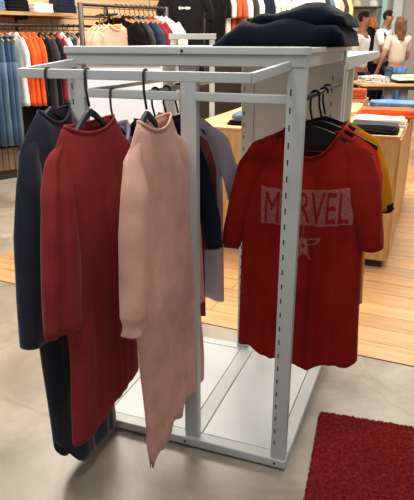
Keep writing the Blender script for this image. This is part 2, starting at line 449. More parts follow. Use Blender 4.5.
# --- navy long sweatshirt dress
v = .70; L = RK(v, -.215, BARZ)
hanger('clothes_hanger', 'dark plastic hanger holding the long navy garment, leftmost on the front rail', L, RZP, M['hanger'], half=.13, drop=.095)
P = dict(nw=.080, zn=-.112, sw=.18, zs=-.205, fn=.04, bn=.010, fold=.0035, yn=.018,
         prof=[(-.2, -.155, .185, .034), (-.42, -.155, .19, .038), (-.8, -.160, .20, .040), (-1.16, -.145, .215, .042), (-1.34, -.135, .22, .042)],
         zb=lambda t: -1.345+.035*(1-t)+.13*max(0, 1-t/.27)**1.6)
garment('long_sweater', 'long dark navy sweater dress hanging leftmost on the front rail', 'sweater', L, RZP, M['navy'], P,
        [[(-.08, 0, -.185, .022, .010), (-.12, 0, -.235, .042, .022), (-.137, -.004, -.31, .048, .034), (-.158, -.006, -.45, .052, .040), (-.180, -.006, -.62, .050, .040), (-.196, -.006, -.78, .044, .036)],
         [(.10, 0, -.19, .022, .012), (.15, 0, -.24, .042, .024), (.185, 0, -.36, .046, .034), (.20, 0, -.5, .045, .034), (.205, 0, -.76, .04, .032)]], 3, collar=.004)
# --- brick red long sweater
v = .57; L = RK(v, -.215, BARZ)
hanger('clothes_hanger', 'dark plastic hanger holding the long brick red sweater on the front rail', L, RZP, M['hanger'], half=.13, drop=.095)
P = dict(nw=.140, zn=-.140, sw=.20, zs=-.215, fn=.030, bn=.008, fold=.0025, yn=.018,
         prof=[(-.2, -.195, .19, .034), (-.42, -.18, .185, .038), (-.8, -.19, .19, .038), (-1.10, -.215, .20, .038)],
         zb=lambda t: -1.105+.050*(t**1.2)+.018*min(1, max(0, (t-.12)/.12)))
garment('long_sweater', 'long brick red sweater hanging between the navy and the blush garments', 'sweater', L, RZP, M['red'], P,
        [dict(path=[(-.13, 0, -.19, .022, .010), (-.175, 0, -.235, .045, .022), (-.195, -.008, -.31, .056, .034), (-.212, -.012, -.42, .065, .038), (-.228, -.014, -.56, .074, .038), (-.236, -.014, -.69, .080, .034)], groove=.6),
         [(.12, 0, -.19, .022, .012), (.165, 0, -.24, .042, .024), (.195, 0, -.36, .044, .032), (.20, 0, -.5, .043, .032), (.20, 0, -.70, .04, .03)]], 5, collar=.004)
# --- blush long blouse
v = .39; L = RK(v, -.215, BARZ)
hanger('clothes_hanger', 'dark plastic hanger holding the blush pink top on the front rail', L, RZP, M['hanger'], half=.058, drop=.04)
def zb_blush(t):
    pts = [(0, -1.225), (.008, -1.26), (.026, -1.262), (.05, -1.225), (.09, -1.205), (.23, -1.232), (.25, -1.225), (.262, -1.14), (.38, -1.160), (.40, -1.155), (.412, -1.10), (.72, -1.15), (1, -1.155)]
    for (a, za), (c, zc) in zip(pts, pts[1:]):
        if t <= c: return za+(zc-za)*(t-a)/(c-a)
    return pts[-1][1]
P = dict(nw=.100, zn=-.128, sw=.165, zs=-.215, fn=.034, bn=.010, fold=.004, yn=.018,
         prof=[(-.2, -.12, .215, .034), (-.42, -.125, .275, .038), (-.7, -.105, .33, .040), (-1.0, -.075, .385, .042), (-1.16, -.068, .395, .036), (-1.265, -.065, .40, .008)], zb=zb_blush)
garment('long_blouse', 'blush pink long blouse with an uneven pointed hem, rightmost on the front rail', 'blouse', L, RZP, M['blush'], P,
        [[(-.055, 0, -.185, .022, .010), (-.09, 0, -.235, .042, .022), (-.105, -.010, -.30, .050, .034), (-.13, -.016, -.42, .055, .040), (-.150, -.018, -.57, .052, .040), (-.162, -.018, -.645, .046, .038), (-.166, -.018, -.668, .036, .030), (-.166, -.018, -.695, .041, .034)],
         [(.14, 0, -.19, .022, .012), (.20, 0, -.24, .045, .024), (.25, 0, -.34, .050, .032), (.285, 0, -.5, .048, .032), (.315, 0, -.70, .044, .03), (.335, 0, -.82, .040, .03)]], 9, collar=.004)
# --- tees on the right side rail (facing the front)
RZ0 = 1.298
def teeP(sc=1.0, half=.235, hem=-.955, seed=0):
    return dict(nw=.088, zn=-.120, sw=.165, zs=-.165, fn=.085, bn=.018, fold=.009, tk=.04, yn=.026,
         prof=[(-.165, -.172, .168, .034), (-.30, -.215, .182, .042), (-.45, -.228, .188, .046), (-.7, -.232, .196, .048), (-.95, -.236, .208, .050)],
         zb=lambda t: hem+.008*math.sin(t*19+seed)+.016*math.sin(t*6.2+1.2+seed)+.008*t)
def tee_sleeves(k=1):
    return [[(-.11, 0, -.158, .020, .010), (-.165, 0, -.20, .046, .022), (-.195, 0, -.26, .056, .032), (-.228, 0, -.36, .050, .038), (-.253, -.0, -.46, .042, .038), (-.268, 0, -.535, .034, .034)],
            [(.10, 0, -.158, .020, .010), (.145, 0, -.20, .046, .022), (.168, -.004, -.26, .054, .032), (.190, -.010, -.345, .049, .040), (.208, -.014, -.43, .043, .042), (.216, -.014, -.490, .036, .036)]]
L1 = RK(.012, .205, RZ0)
hanger('shirt_hanger', 'black plastic hanger inside the red printed t-shirt on the side rail', L1, RZT+PI*0, M['dark'], plate=True)
tee, teebody = garment('t_shirt', 'deep red t-shirt with a faded block-letter chest print, facing the camera', 't-shirt', L1, RZT, M['tee'], teeP(hem=-.94), tee_sleeves(), 21, nc=64, nr=60, collar=.0045)
L2 = RK(.008, .335, RZ0)
hanger('shirt_hanger', 'black plastic hanger just behind the one holding the red printed t-shirt', L2, RZT, M['dark'], plate=True)
P = teeP(hem=-.84, seed=2); P['prof'] = [(a, l*.92, r*.9, d*.75) for a, l, r, d in P['prof']]
garment('t_shirt', 'orange-red t-shirt mostly hidden directly behind the red printed t-shirt', 't-shirt', L2, RZT, M['orangered'], P,
        [[(-.11, 0, -.158, .02, .01), (-.175, 0, -.215, .05, .022), (-.205, 0, -.30, .05, .03), (-.22, 0, -.44, .045, .03)], [(.10, 0, -.158, .02, .01), (.145, 0, -.21, .046, .022), (.165, 0, -.28, .05, .03), (.175, 0, -.42, .045, .03)]], 22, collar=.004)
L3 = RK(.02, .47, RZ0)
hanger('shirt_hanger', 'black plastic hanger farthest back on the side rail, holding the mustard shirt', L3, RZT, M['dark'], plate=True)
P = teeP(hem=-.80, seed=4); P['prof'] = [(a, l*.92, r*.95, d*.75) for a, l, r, d in P['prof']]
garment('t_shirt', 'mustard yellow shirt with black-edged sleeves behind the red t-shirts', 't-shirt', L3, RZT, M['mustard'], P,
        [[(-.11, 0, -.158, .02, .01), (-.165, 0, -.215, .046, .022), (-.19, 0, -.30, .05, .03), (-.20, 0, -.42, .045, .03)], [(.10, 0, -.158, .02, .01), (.155, 0, -.205, .046, .022), (.19, 0, -.28, .048, .03), (.218, 0, -.36, .040, .032), (.235, 0, -.43, .034, .030)]], 23, cuff=M['black'], collar=.004)
# --- chest print, draped on the front of the red tee
def drape(bm, parent, name, mat, src, off=.003):
    dg = bpy.context.evaluated_depsgraph_get()
    tmp = BM(); tmp.from_mesh(src.data); bvh = BVHTree.FromBMesh(tmp); tmp.free()
    for v in bm.verts:
        best = None
        for dx in (0,):
            h = bvh.ray_cast(Vector((v.co.x, -1, v.co.z)), Vector((0, 1, 0)))
            if h[0] is not None: best = h[0].y
        v.co.y = (best if best is not None else -.04) - off + v.co.y
    return obj(name, bm, mat, parent)
def slice_grid(bm, step):
    xs = [v.co.x for v in bm.verts]; zs = [v.co.z for v in bm.verts]
    for lo, hi, n in ((min(xs), max(xs), (1, 0, 0)), (min(zs), max(zs), (0, 0, 1))):
        p = lo+step
        while p < hi:
            bmesh.ops.bisect_plane(bm, geom=bm.verts[:]+bm.edges[:]+bm.faces[:], plane_co=Vector(n)*p, plane_no=n); p += step
def text_bm(txt, x0, x1, z0, z1, bold=.0):
    cu = bpy.data.curves.new('glyphs', 'FONT'); cu.body = txt; cu.offset = bold; cu.resolution_u = 3
    o = bpy.data.objects.new('glyphs', cu); COL.objects.link(o); bpy.context.view_layer.update()
    me = o.to_mesh(); b = BM(); b.from_mesh(me); o.to_mesh_clear()
    bpy.data.objects.remove(o); bpy.data.curves.remove(cu)
    xs = [v.co.x for v in b.verts]; ys = [v.co.y for v in b.verts]
    for v in b.verts:
        v.co = Vector((x0+(v.co.x-min(xs))/(max(xs)-min(xs))*(x1-x0), 0, z0+(v.co.y-min(ys))/(max(ys)-min(ys))*(z1-z0)))
    return b
# the pale banner: a worn ink box with flared corners
s = NT('worn_grey_ink'); s.m.blend_method = 'HASHED' if hasattr(s.m, 'blend_method') else None
no = s.n('ShaderNodeTexNoise', Scale=260.0, Detail=6.0, Roughness=.75); s.l(s.tc.outputs['Object'], no.inputs['Vector'])
r_ = s.ramp(no.outputs['Fac'], [(.36, (.12, .12, .12, 1)), (.64, (.62, .62, .62, 1))])
s.l(r_.outputs['Color'], s.b.inputs['Alpha']); s.b.inputs['Base Color'].default_value = lin((205, 140, 132)); s.b.inputs['Roughness'].default_value = .9
M['ink'] = s.m
bx0, bx1, bz0, bz1 = -.150, .152, -.425, -.305
b = BM()
TILT = .075
def banner(i, j):
    x = bx0+(bx1-bx0)*i; c = (2*i-1)**2
    zt = bz1+.010*c; z_b = bz0+.006*(1-c)*0+.004*c
    fl = 1+.03*j
    return Vector((x*fl, 0, z_b+(zt-z_b)*j+TILT*x))
grid(b, banner, 40, 16)
pr = drape(b, tee, 'chest_print', M['ink'], teebody, .004); pr['label'] = 'faded pale block-letter banner print'
b = text_bm('MARVEL', -.138, .138, -.416, -.312, 0); slice_grid(b, .02)
for v in b.verts: v.co.z += TILT*v.co.x
drape(b, pr, 'print_lettering', M['tee'], teebody, .0052)
# abstract winged splash under the banner, hung by a thin line
b = BM()
def blob(cx, cz, rx, rz, a, n=18, hole=0):
    ca, sa = math.cos(a), math.sin(a)
    def q(k, f): 
        th = k*2*PI/n; x = rx*f*math.cos(th)*(1+.15*math.sin(3*th)); z = rz*f*math.sin(th); return Vector((cx+x*ca-z*sa, 0, cz+x*sa+z*ca))
    R0 = [b.verts.new(q(k, 1)) for k in range(n)]
    if hole:
        R1 = [b.verts.new(q(k, hole)) for k in range(n)]
        for k in range(n): b.faces.new((R0[k], R0[(k+1) % n], R1[(k+1) % n], R1[k]))
    else: b.faces.new(R0)
blob(-.004, -.462, .0014, .024, 0); blob(.026, -.500, .032, .012, .35, hole=.6); blob(-.026, -.508, .022, .012, -.2, hole=.5)
blob(-.002, -.518, .016, .030, .15, hole=.35); blob(.014, -.545, .007, .022, .5); blob(-.012, -.548, .006, .020, -.4)
slice_grid(b, .012)
for v in b.verts: v.co.z += .022
drape(b, tee, 'emblem_print', M['ink'], teebody, .004)
# small neck label inside the back of the collar
b = BM()
for k, (x, w) in enumerate(((-.028, .008), (-.016, .008), (-.004, .008), (.008, .010))):
    bxx(b, x, x+.0022, -.0004, .0004, -.168, -.156); bxx(b, x+w-.0022, x+w, -.0004, .0004, -.168, -.156)
    if k != 1: bxx(b, x, x+w, -.0004, .0004, -.168, -.1658)
o = obj('neck_label', b, M['print'], tee); o.location = (.004, .020, -.002)

# --- garments hanging inside the left bay
def thinP(half, hem, seed, d=.016):
    return dict(nw=.08, zn=-.112, sw=half-.03, zs=-.18, fn=.06, bn=.015, fold=.006,
                prof=[(-.18, -half+.03, half-.03, d), (-.4, -half+.02, half-.02, d*1.2), (-.9, -half+.01, half-.01, d*1.4)],
                zb=lambda t: hem+.008*math.sin(t*14+seed))
def ssl(half, low=-.40, ry=.018): 
    return [[(sg*(half-.07), 0, -.17, .02, ry*.6), (sg*(half-.04), 0, -.22, .04, ry*.8), (sg*(half-.01), 0, -.27, .042, ry), (sg*half, 0, low, .04, ry)] for sg in (-1, 1)]
for v, lab, seed in ((.627, 'pale lavender shirt hanging inside the rack behind the red sweater', 31),):
    L = RK(v, .015, 1.302)
    hanger('clothes_hanger', 'dark hanger on the front crossbar holding the lavender shirt', L, RZP, M['hanger'], half=.13, drop=.095)
    garment('shirt', lab, 'shirt', L, RZP, M['lavender'], thinP(.16, -.62, seed), ssl(.16), seed, nc=26, nr=24)
for u, m, lab, hl, half, cw, hem, lowl in (
        (.13, 'inknavy', 'ink navy long-sleeved top inside the rack, in front of the maroon one', 'dark hanger on the inner rail holding the ink navy top', .165, .222, -.60, -.53),
        (.22, 'maroon', 'dusty maroon top inside the rack between the ink navy and the white shirt', 'dark hanger on the inner rail holding the dusty maroon top', .155, .180, -.85, -.57),
        (.32, 'lilacwhite', 'long white shirt inside the rack, showing between centre post and red t-shirt', 'dark hanger on the inner rail holding the long white shirt', .195, .235, -.82, -.40)):
    L = RK(.53, u, 1.2985)
    hanger('clothes_hanger', hl, L, RZT, M['hanger'], half=.13, drop=.07)
    sl = [[(sg*(half-.08), 0, -.15, .02, .010), (sg*(half-.035), 0, -.20, .038, .013), (sg*(half-.005), 0, -.28, .036, .018), (sg*(cw-.025), 0, lowl*.8, .036, .02), (sg*(cw-.01), 0, lowl, .032, .02)] for sg in (-1, 1)]
    P = thinP(half, hem, u*9); P['zn'] = -.105; P['zs'] = -.165
    garment('shirt', lab, 'shirt', L, RZT, M[m], P, sl, int(u*1000), nc=26, nr=26, collar=.004)

# ------------------------------------------------------------------ folded clothes
def folded_bm(w, d, h, seed=0, layers=2, droop=0, n=34, m=16, amp=.012):
    """a soft folded pile: stacked rounded layers in one mesh"""
    b = BM(); lh = h/layers
    for l in range(layers):
        ox = noise.noise(Vector((seed, l*3.1, 0)))*.02*w/.3; oy = noise.noise(Vector((seed, l*3.1, 5)))*.012
        sc = 1-.03*l
        rings = []
        for j in range(m+1):
            ph = -PI/2+PI*j/m
            zz = math.copysign(abs(math.sin(ph))**.75, math.sin(ph))*lh*.54; rr = abs(math.cos(ph))**.35
            inset = lh*.5
            ring = []
            for k in range(n):
                th = 2*PI*k/n; c, s_ = math.cos(th), math.sin(th)
                ex = .28
                X = math.copysign(abs(c)**ex, c); Y = math.copysign(abs(s_)**ex, s_)
                x = X*(w/2*sc-inset*(1-rr)); y = Y*(d/2*sc-inset*(1-rr))
                if j in (0, m): x *= .96; y *= .96
                nz = noise.noise(Vector((x*6+seed, y*6, l*2.3)))*amp*(1 if j > m/2 else .15)
                ring.append(b.verts.new((x*(1+.06*noise.noise(Vector((th*1.3, seed, l))))+ox, y+oy+.008*noise.noise(Vector((x*9, seed, ph))), max(.0005 if l == 0 else -1, lh*(l+.5)+zz+nz-droop*max(0, -x/(w/2)-.2)*l*lh))))
            rings.append(ring)
        for A, B in zip(rings, rings[1:]):
            for k in range(n): b.faces.new((A[k], A[(k+1) % n], B[(k+1) % n], B[k]))
        b.faces.new(rings[0])
        cen = sum((v.co for v in rings[-1]), Vector())/n; cv = b.verts.new(cen)
        for k in range(n): b.faces.new((rings[-1][k], rings[-1][(k+1) % n], cv))
    return b
def folded(name, label, cat, loc, rz, mat, w, d, h, seed, layers=2, group=None, **k):
    o = obj(name, folded_bm(w, d, h, seed, layers, **k), mat, None, loc=loc, rz=rz)
    return tag(o, label, cat, group)
ztop = H-.003
def pile_item(name, label, outline_pts, u0, u1, z0, seed, mat):
    """soft slab: left-right profile of (v, height) swept in depth with a rounded front"""
    b = BM(); c0 = RK(.2, .5, z0)
    n = 40; m = 18
    def P(i, j):
        # i along v, j around the cross-section front->top->back
        vs = outline_pts; tt = i*(len(vs)-1); a = min(int(tt), len(vs)-2); f = tt-a; f = f*f*(3-2*f)
        v = vs[a][0]+(vs[a+1][0]-vs[a][0])*f; h = vs[a][1]+(vs[a+1][1]-vs[a][1])*f
        th = PI*j; cy = -math.cos(th); sy = math.sin(th)
        du = (u1-u0)/2*(.82+.18*math.sin(PI*min(1, max(0, i*1.0))))
        y = math.copysign(abs(cy)**.55, cy)*du; z = (abs(sy)**.6)*h
        nz = noise.noise(Vector((v*9+seed, y*7, z*10)))*.024+abs(noise.noise(Vector((v*7+seed*2, y*9, z*22))))*.020
        return Vector((-(v-.2), y+(u0+u1)/2-.5+nz*.7, max(0, z+nz*min(1, z/.02))))
    vs = grid(b, P, n, m)
    for e in (0, n): b.faces.new(vs[e])
    bb = [vs[i][0] for i in range(n+1)]+[vs[i][m] for i in range(n, -1, -1)]
    b.faces.new(bb)
    o = obj(name, b, mat, None, loc=c0, rz=-YAW); return tag(o, label, 'clothes', 'dark folded trousers on top of the rack')
pile_item('folded_trousers', 'dark navy folded trousers forming the bottom of the pile on the rack', [(.395, .012), (.36, .045), (.30, .082), (.2, .088), (.08, .088), (.03, .084), (-.015, .070), (-.04, .045), (-.05, .012)], .27, .73, ztop, 1.3, M['pile'])
pile_item('folded_trousers', 'dark navy folded trousers lying uppermost on the pile on the rack', [(.29, .018), (.25, .042), (.18, .046), (.10, .066), (.04, .068), (.0, .054), (-.03, .034), (-.045, .008)], .33, .72, ztop+.064, 4.1, M['pile'])

# ------------------------------------------------------------------ oak display table behind, right
TB = RK(-.165, 2.135, 0)
tb = thing('display_table', 'long light oak display cabinet standing on the floorboards behind the rack', 'table', TB, -YAW)
b = BM(); bxx(b, -1.42, 0, 0, 2.0, .06, .875); obj('body', b, M['oak'], tb, bevel=.003, smooth=False)
b = BM(); bxx(b, -1.43, .004, -.006, 2.01, .875, .888); obj('top', b, M['oaktop'], tb, bevel=.002, smooth=False)
b = BM(); bxx(b, -1.38, -.03, .03, 1.96, 0, .06); obj('plinth', b, M['black_steel'], tb, smooth=False)
for z0, z1 in ((.08, .46), (.468, .865)):
    b = BM(); bxx(b, -.004, .012, .012, 1.99, z0, z1); obj('drawer_front', b, M['oak'], tb, bevel=.002, smooth=False)
TZ = .8885
def on_table(v, u): return RK(v, u, TZ)
folded('folded_trousers', 'charcoal folded trousers at the near right corner of the oak cabinet', 'clothes', on_table(.005, 2.30), -YAW, M['charcoal'], .30, .22, .032, 3, group='clothes folded on the oak cabinet')
folded('folded_trousers', 'black folded trousers lying under the charcoal pair on the oak cabinet', 'clothes', on_table(-.01, 2.29), -YAW, M['black'], .28, .25, .02, 4, 1)
bpy.data.objects['folded_trousers.002'].location.z += .021
folded('folded_shirt', 'white folded shirt between the charcoal and the orange clothes', 'clothes', on_table(.01, 2.66), -YAW+.1, M['whitecloth'], .36, .30, .045, 5)
folded('folded_shirt', 'orange folded shirt behind the white one on the oak cabinet', 'clothes', on_table(-.02, 3.16), -YAW+.12, M['orange'], .46, .32, .055, 6)
folded('folded_jeans', 'blue folded jeans at the back of the oak cabinet behind the orange shirt', 'clothes', on_table(-.06, 3.74), -YAW, M['jean3'], .52, .34, .06, 7)
folded('folded_shirt', 'black folded shirt at the left end of the oak cabinet, beside the white shirt', 'clothes', on_table(.86, 2.36), -YAW, M['black'], .30, .24, .03, 8)
folded('folded_shirt', 'grey folded shirt lying behind the black one at the left end of the oak cabinet', 'clothes', on_table(.95, 2.72), -YAW, M['bluegrey'], .30, .26, .03, 9)
st = thing('display_stand', 'dark brown table stand with a hanging bag on the oak cabinet', 'stand', on_table(.76, 2.86), -YAW)
b = BM(); bxx(b, -.09, .09, -.07, .07, 0, .015); obj('base', b, M['black_steel'], st, bevel=.002)
b = BM(); tube(b, [(0, 0, .015), (0, 0, .32)], .010); obj('pole', b, M['black_steel'], st)
b = BM(); bxx(b, -.12, .12, -.02, .02, .30, .33); obj('crossbar', b, M['black_steel'], st, bevel=.002)
bag = tag(obj('bag', folded_bm(.17, .09, .20, 12, 1), M['darkwall'], None, loc=on_table(.70, 3.05), rz=-YAW), 'dark brown bag standing on the oak cabinet behind the stand', 'bag')

# ------------------------------------------------------------------ second table (dark frame) with folded clothes and cups
T2 = Vector((1.60, 6.95, 0))
t2 = thing('display_table', 'dark-framed display table with a wooden top in front of the shoppers', 'table', T2, 0)
b = BM(); bxx(b, .2, 2.2, 0, .62, .945, .97); obj('top', b, M['oaktop'], t2, smooth=False)
b = BM(); bxx(b, .2, 2.2, 0, .02, .905, .945); bxx(b, .2, 2.2, .60, .62, .905, .945); obj('frame', b, M['black_steel'], t2, smooth=False)
for x in (.22, 2.16):
    for y in (.02, .58):
        b = BM(); bxx(b, x-.02, x+.02, y-.018, y+.018, 0, .905); obj('leg', b, M['black_steel'], t2, smooth=False)
b = BM(); bxx(b, .22, 2.2, .03, .6, .705, .725); obj('shelf', b, M['walnut'], t2, smooth=False)
folded('folded_shirt', 'grey speckled folded shirts at the left end of the dark-framed table', 'clothes', T2+Vector((.40, .30, .9705)), .1, M['stripe'], .32, .34, .07, 14, 3)
folded('folded_shirt', 'cream folded shirt on black lying on the dark-framed table, right of the grey one', 'clothes', T2+Vector((.80, .28, .9705+.03)), 0, M['cream'], .32, .36, .055, 15, 2)
folded('folded_shirt', 'black folded shirt under the cream one on the dark-framed table', 'clothes', T2+Vector((.80, .28, .9705)), 0, M['black'], .34, .38, .03, 16, 1)
for x, lab in ((.56, 'left pale blue tumbler on the shelf under the dark-framed table'), (.73, 'right pale blue tumbler on the shelf under the dark-framed table')):
    cu = thing('tumbler', lab, 'tumbler', T2+Vector((x, .16, .7255)), 0, 'pale blue tumblers')
    b = BM(); lathe(b, [(.042, 0), (.046, .004), (.056, .17), (.052, .17), (.04, .012)], 20); obj('body', b, M['cup'], cu)
pl = thing('potted_plant', 'small green potted plant behind the folded cream shirt', 'plant', T2+Vector((.86, .545, .9705)), 0)
b = BM(); lathe(b, [(.03, 0), (.04, .05), (.036, .05), (.03, .01)], 16); obj('pot', b, M['black_steel'], pl)
b = BM()
for k in range(26):
    a = random.uniform(0, 2*PI); l = random.uniform(.04, .08); e = random.uniform(.3, 1.3); d = Vector((math.cos(a)*math.cos(e), math.sin(a)*math.cos(e)*.8, math.sin(e)))
    w = Vector((-math.sin(a), math.cos(a), 0))*.014; o0 = Vector((0, 0, .045))
    q = [b.verts.new(o0+d*l*.2), b.verts.new(o0+d*l*.7+w), b.verts.new(o0+d*l*1.1-Vector((0, 0, .012))), b.verts.new(o0+d*l*.7-w)]; b.faces.new(q)
obj('leaves', b, M['leaf'], pl, solid=.0015)
# small wooden stand with folded clothes seen right of the rack
sd = thing('wooden_riser', 'small wooden display riser standing on the oak cabinet, right of the rack', 'riser', on_table(.30, 3.48), -YAW)
b = BM(); bxx(b, -.15, .11, -.12, .12, .085, .10); obj('top', b, M['walnut'], sd, smooth=False)
for x in (-.14, .10):
    b = BM(); bxx(b, x-.01, x+.01, -.12, .12, 0, .085); obj('side_panel', b, M['walnut'], sd, smooth=False)
folded('folded_shirt', 'pale yellow folded shirt on the oak cabinet, in front of the wooden riser', 'clothes', on_table(.30, 3.15), -YAW, M['yellow'], .17, .22, .04, 18, 2)
folded('folded_shirt', 'rust brown folded shirts on top of the small wooden riser', 'clothes', on_table(.30, 3.48)+Vector((0, 0, .1005)), -YAW, M['rust'], .2, .2, .08, 19, 3)
# white pedestal and rail of another white unit behind the left bay
c = Vector((-.98, 4.15, 0))
pd = thing('pedestal', 'white display pedestal standing behind the left half of the rack', 'pedestal', c, 0)
b = BM(); bxx(b, .06, .66, 0, .5, .05, 1.29); obj('body', b, M['bright'], pd, bevel=.004)
b = BM(); bxx(b, .045, .675, -.015, .515, 1.29, 1.31); obj('top', b, M['white'], pd, bevel=.003)
b = BM(); bxx(b, .09, .63, .03, .47, 0, .05); obj('plinth', b, M['white'], pd)
w2 = thing('display_rack', 'white open display rack with a flat top standing farther behind, left of the pile', 'rack', (-.29, 4.70, 0), 0)
b = BM(); bxx(b, 0, .36, 0, .5, 1.455, 1.495); obj('top', b, M['white'], w2, bevel=.003)
for x in (.03, .33):
    for y in (.03, .47):
        b = BM(); bxx(b, x-.02, x+.02, y-.02, y+.02, 0, 1.455); obj('post', b, M['white'], w2, bevel=.002)
# ------------------------------------------------------------------ left wall fixture
def wl(s_, d, z):       # s along the wall (to the right/back), d out from the wall
    return Vector((WL.x+s_*math.cos(WA)+d*math.sin(WA), WL.y+s_*math.sin(WA)-d*math.cos(WA), z))
b = BM(); bxx(b, -1.2, .9, -.34, -.001, 1.70, 1.735)
ws = thing('wall_shelf', 'wooden wall shelf carrying dark and white folded clothes above the jeans rail', 'shelf', WL, WA)
obj('board', b, M['walnut'], ws, smooth=False)
for x in (-.6, .3):
    b = BM(); prism(b, [(0, 0), (0, -.2), (.0, -.2), (.02, -.2)], 0, 0) if False else None
    b.free(); b = BM(); bxx(b, x-.01, x+.01, -.3, 0, 1.66, 1.70); bxx(b, x-.01, x+.01, -.025, 0, 1.45, 1.66); obj('bracket', b, M['black_steel'], ws, smooth=False)
wr = thing('wall_rail', 'dark hanging rail fixed to the plank wall below the shelf', 'rail', WL, WA)
b = BM(); tube(b, [(-1.2, -.36, 1.60), (1.2, -.36, 1.60)], .014, 10); obj('rod', b, M['black_steel'], wr)
for x in (-.9, .1, .95):
    b = BM(); tube(b, [(x, -.36, 1.60), (x, 0, 1.60)], .010, 8); obj('bracket', b, M['black_steel'], wr)
b = BM(); bxx(b, -3.0, 2.2, -.03, -.001, .34, 1.42); struct('shade_panel', b, M['darkwall'], smooth=False, loc=WL, rz=WA)  # dark panel added to stand in for shade and black garments below the rail
pb = tag(obj('plinth', (lambda b: (bxx(b, -1.3, 1.2, -.42, -.001, .10, .34), b)[1])(BM()), M['slatwood'], None, smooth=False, loc=WL, rz=WA), 'brown slatted wooden plinth along the plank wall under the jeans', 'plinth')
b = BM(); bxx(b, -1.3, 1.2, -.40, -.002, 0, .0995); obj('kickboard', b, M['black_steel'], pb, smooth=False)
fold_row = [(-.02, 'bluegrey', 'blue-grey folded clothes at the left end of the wall shelf', .14), (.20, 'black', 'black folded stack on the wall shelf between the blue-grey and white piles', .26), (.50, 'whitecloth', 'white folded stack on the wall shelf between two dark piles', .24), (.80, 'inknavy', 'dark folded stack at the right end of the wall shelf', .25)]
for i, (s_, m, lab, w) in enumerate(fold_row):
    folded('folded_clothes', lab, 'clothes', wl(s_, .18, 1.7355), WA, M[m], w, .27, .085 if m == 'whitecloth' else .17, 40+i, 3 if m == 'whitecloth' else 5, amp=.006, n=26, m=8)
def simple_hanger(label, loc, rz, group, mat='hangwood'):
    return hanger('wooden_hanger', label, loc, rz, M[mat], r=.018, half=.20, drop=.075, neck=.085, group=group, body='body', hookmat=M['black_steel'])
def bgP(half, hem, seed, d=.03):
    return dict(nw=.075, zn=-.092, sw=half-.02, zs=-.17, fn=.05, bn=.012, fold=.010,
                prof=[(-.17, -half+.02, half-.02, d*.8), (-.4, -half+.03, half-.03, d), (-1, -half+.02, half-.02, d*1.2)],
                zb=lambda t: hem+.008*math.sin(t*14+seed))
def bgs(half, low, ry=.026):
    return [[(sg*(half-.06), 0, -.165, .05, ry*.6), (sg*(half-.005), 0, -.25, .055, ry), (sg*(half+.02), 0, low*.7, .05, ry), (sg*(half+.025), 0, low, .045, ry)] for sg in (-1, 1)]
def bgshirt(label, loc, rz, mat, seed, half=.22, hem=-.72, low=-.45, group=None, name='t_shirt', cat='t-shirt'):
    return garment(name, label, cat, loc, rz, M[mat], bgP(half, hem, seed), bgs(half, low), seed, group, nc=16, nr=14, collar=.006)[0]
def jeans_tree(label, loc, rz, mat, seed, group):
    t = thing('jeans', label, 'jeans', loc, rz, group)
    b = BM()
    prof = [(-.115, .17, .018), (-.16, .18, .03), (-.32, .19, .038), (-.36, .185, .038)]
    n = 18
    def ring(b, cx, z, rx, ry, k):
        return [b.verts.new((cx+rx*math.cos(q*2*PI/n)*(1+.05*noise.noise(Vector((q, z*6, seed)))), ry*math.sin(q*2*PI/n)+.006*noise.noise(Vector((q*.8, z*5, seed+4))), z)) for q in range(n)]
    rs = [ring(b, 0, z, rx, ry, 0) for z, rx, ry in prof]
    for A, B in zip(rs, rs[1:]):
        for q in range(n): b.faces.new((A[q], A[(q+1) % n], B[(q+1) % n], B[q]))
    b.faces.new(rs[0])
    obj('waist', b, M[mat], t)
    for sg in (-1, 1):
        b = BM(); rs = [ring(b, sg*cx, z, rx, .034, 1) for z, cx, rx in ((-.34, .09, .10), (-.5, .088, .092), (-.75, .08, .082), (-.95, .075, .08), (-1.11, .07, .082))]
        for A, B in zip(rs, rs[1:]):
            for q in range(n): b.faces.new((A[q], A[(q+1) % n], B[(q+1) % n], B[q]))
        b.faces.new(rs[0]); b.faces.new(rs[-1]); obj('trouser_leg', b, M[mat], t)
    b = BM(); tube(b, [(math.cos(q*2*PI/16)*.172, math.sin(q*2*PI/16)*.02, -.118) for q in range(16)], .012, 6, closed=True); obj('waistband', b, M[mat], t)
    return t
row = [('J', 'jean2', 'dark blue jeans leftmost on the wall rail'), ('J', 'jean', 'mid blue jeans second from the left on the wall rail'), ('J', 'jean2', 'dark blue jeans third on the wall rail'), ('J', 'jean', 'mid blue jeans next to the white shirt on the wall rail'),
       ('S', 'whitecloth', 'white shirt between jeans and orange shirts on the wall rail'), ('S', 'orange', 'orange shirt next to the white shirt on the wall rail'), ('S', 'orange', 'middle one of the three orange shirts on the wall rail'), ('S', 'orange', 'orange shirt next to the black shirts on the wall rail'),
       ('S', 'black', 'black shirt next to the orange shirts on the wall rail'), ('S', 'charcoal', 'charcoal shirt between black shirts on the wall rail'), ('S', 'black', 'black shirt next to the burgundy shirt on the wall rail'), ('S', 'burgundy', 'burgundy shirt between black and white ones on the wall rail'),
       ('S', 'whitecloth', 'white shirt right of the burgundy one on the wall rail'), ('S', 'teal', 'dark teal shirt between two pale shirts on the wall rail'), ('S', 'bluegrey', 'blue-grey shirt beside the teal one on the wall rail'),
       ('S', 'black', 'black shirt right of the blue-grey shirt on the wall rail'), ('S', 'inknavy', 'navy shirt next to last on the wall rail'), ('S', 'black', 'black shirt at the right end of the wall rail')]
s0 = -.22; RZW = WA-PI/2
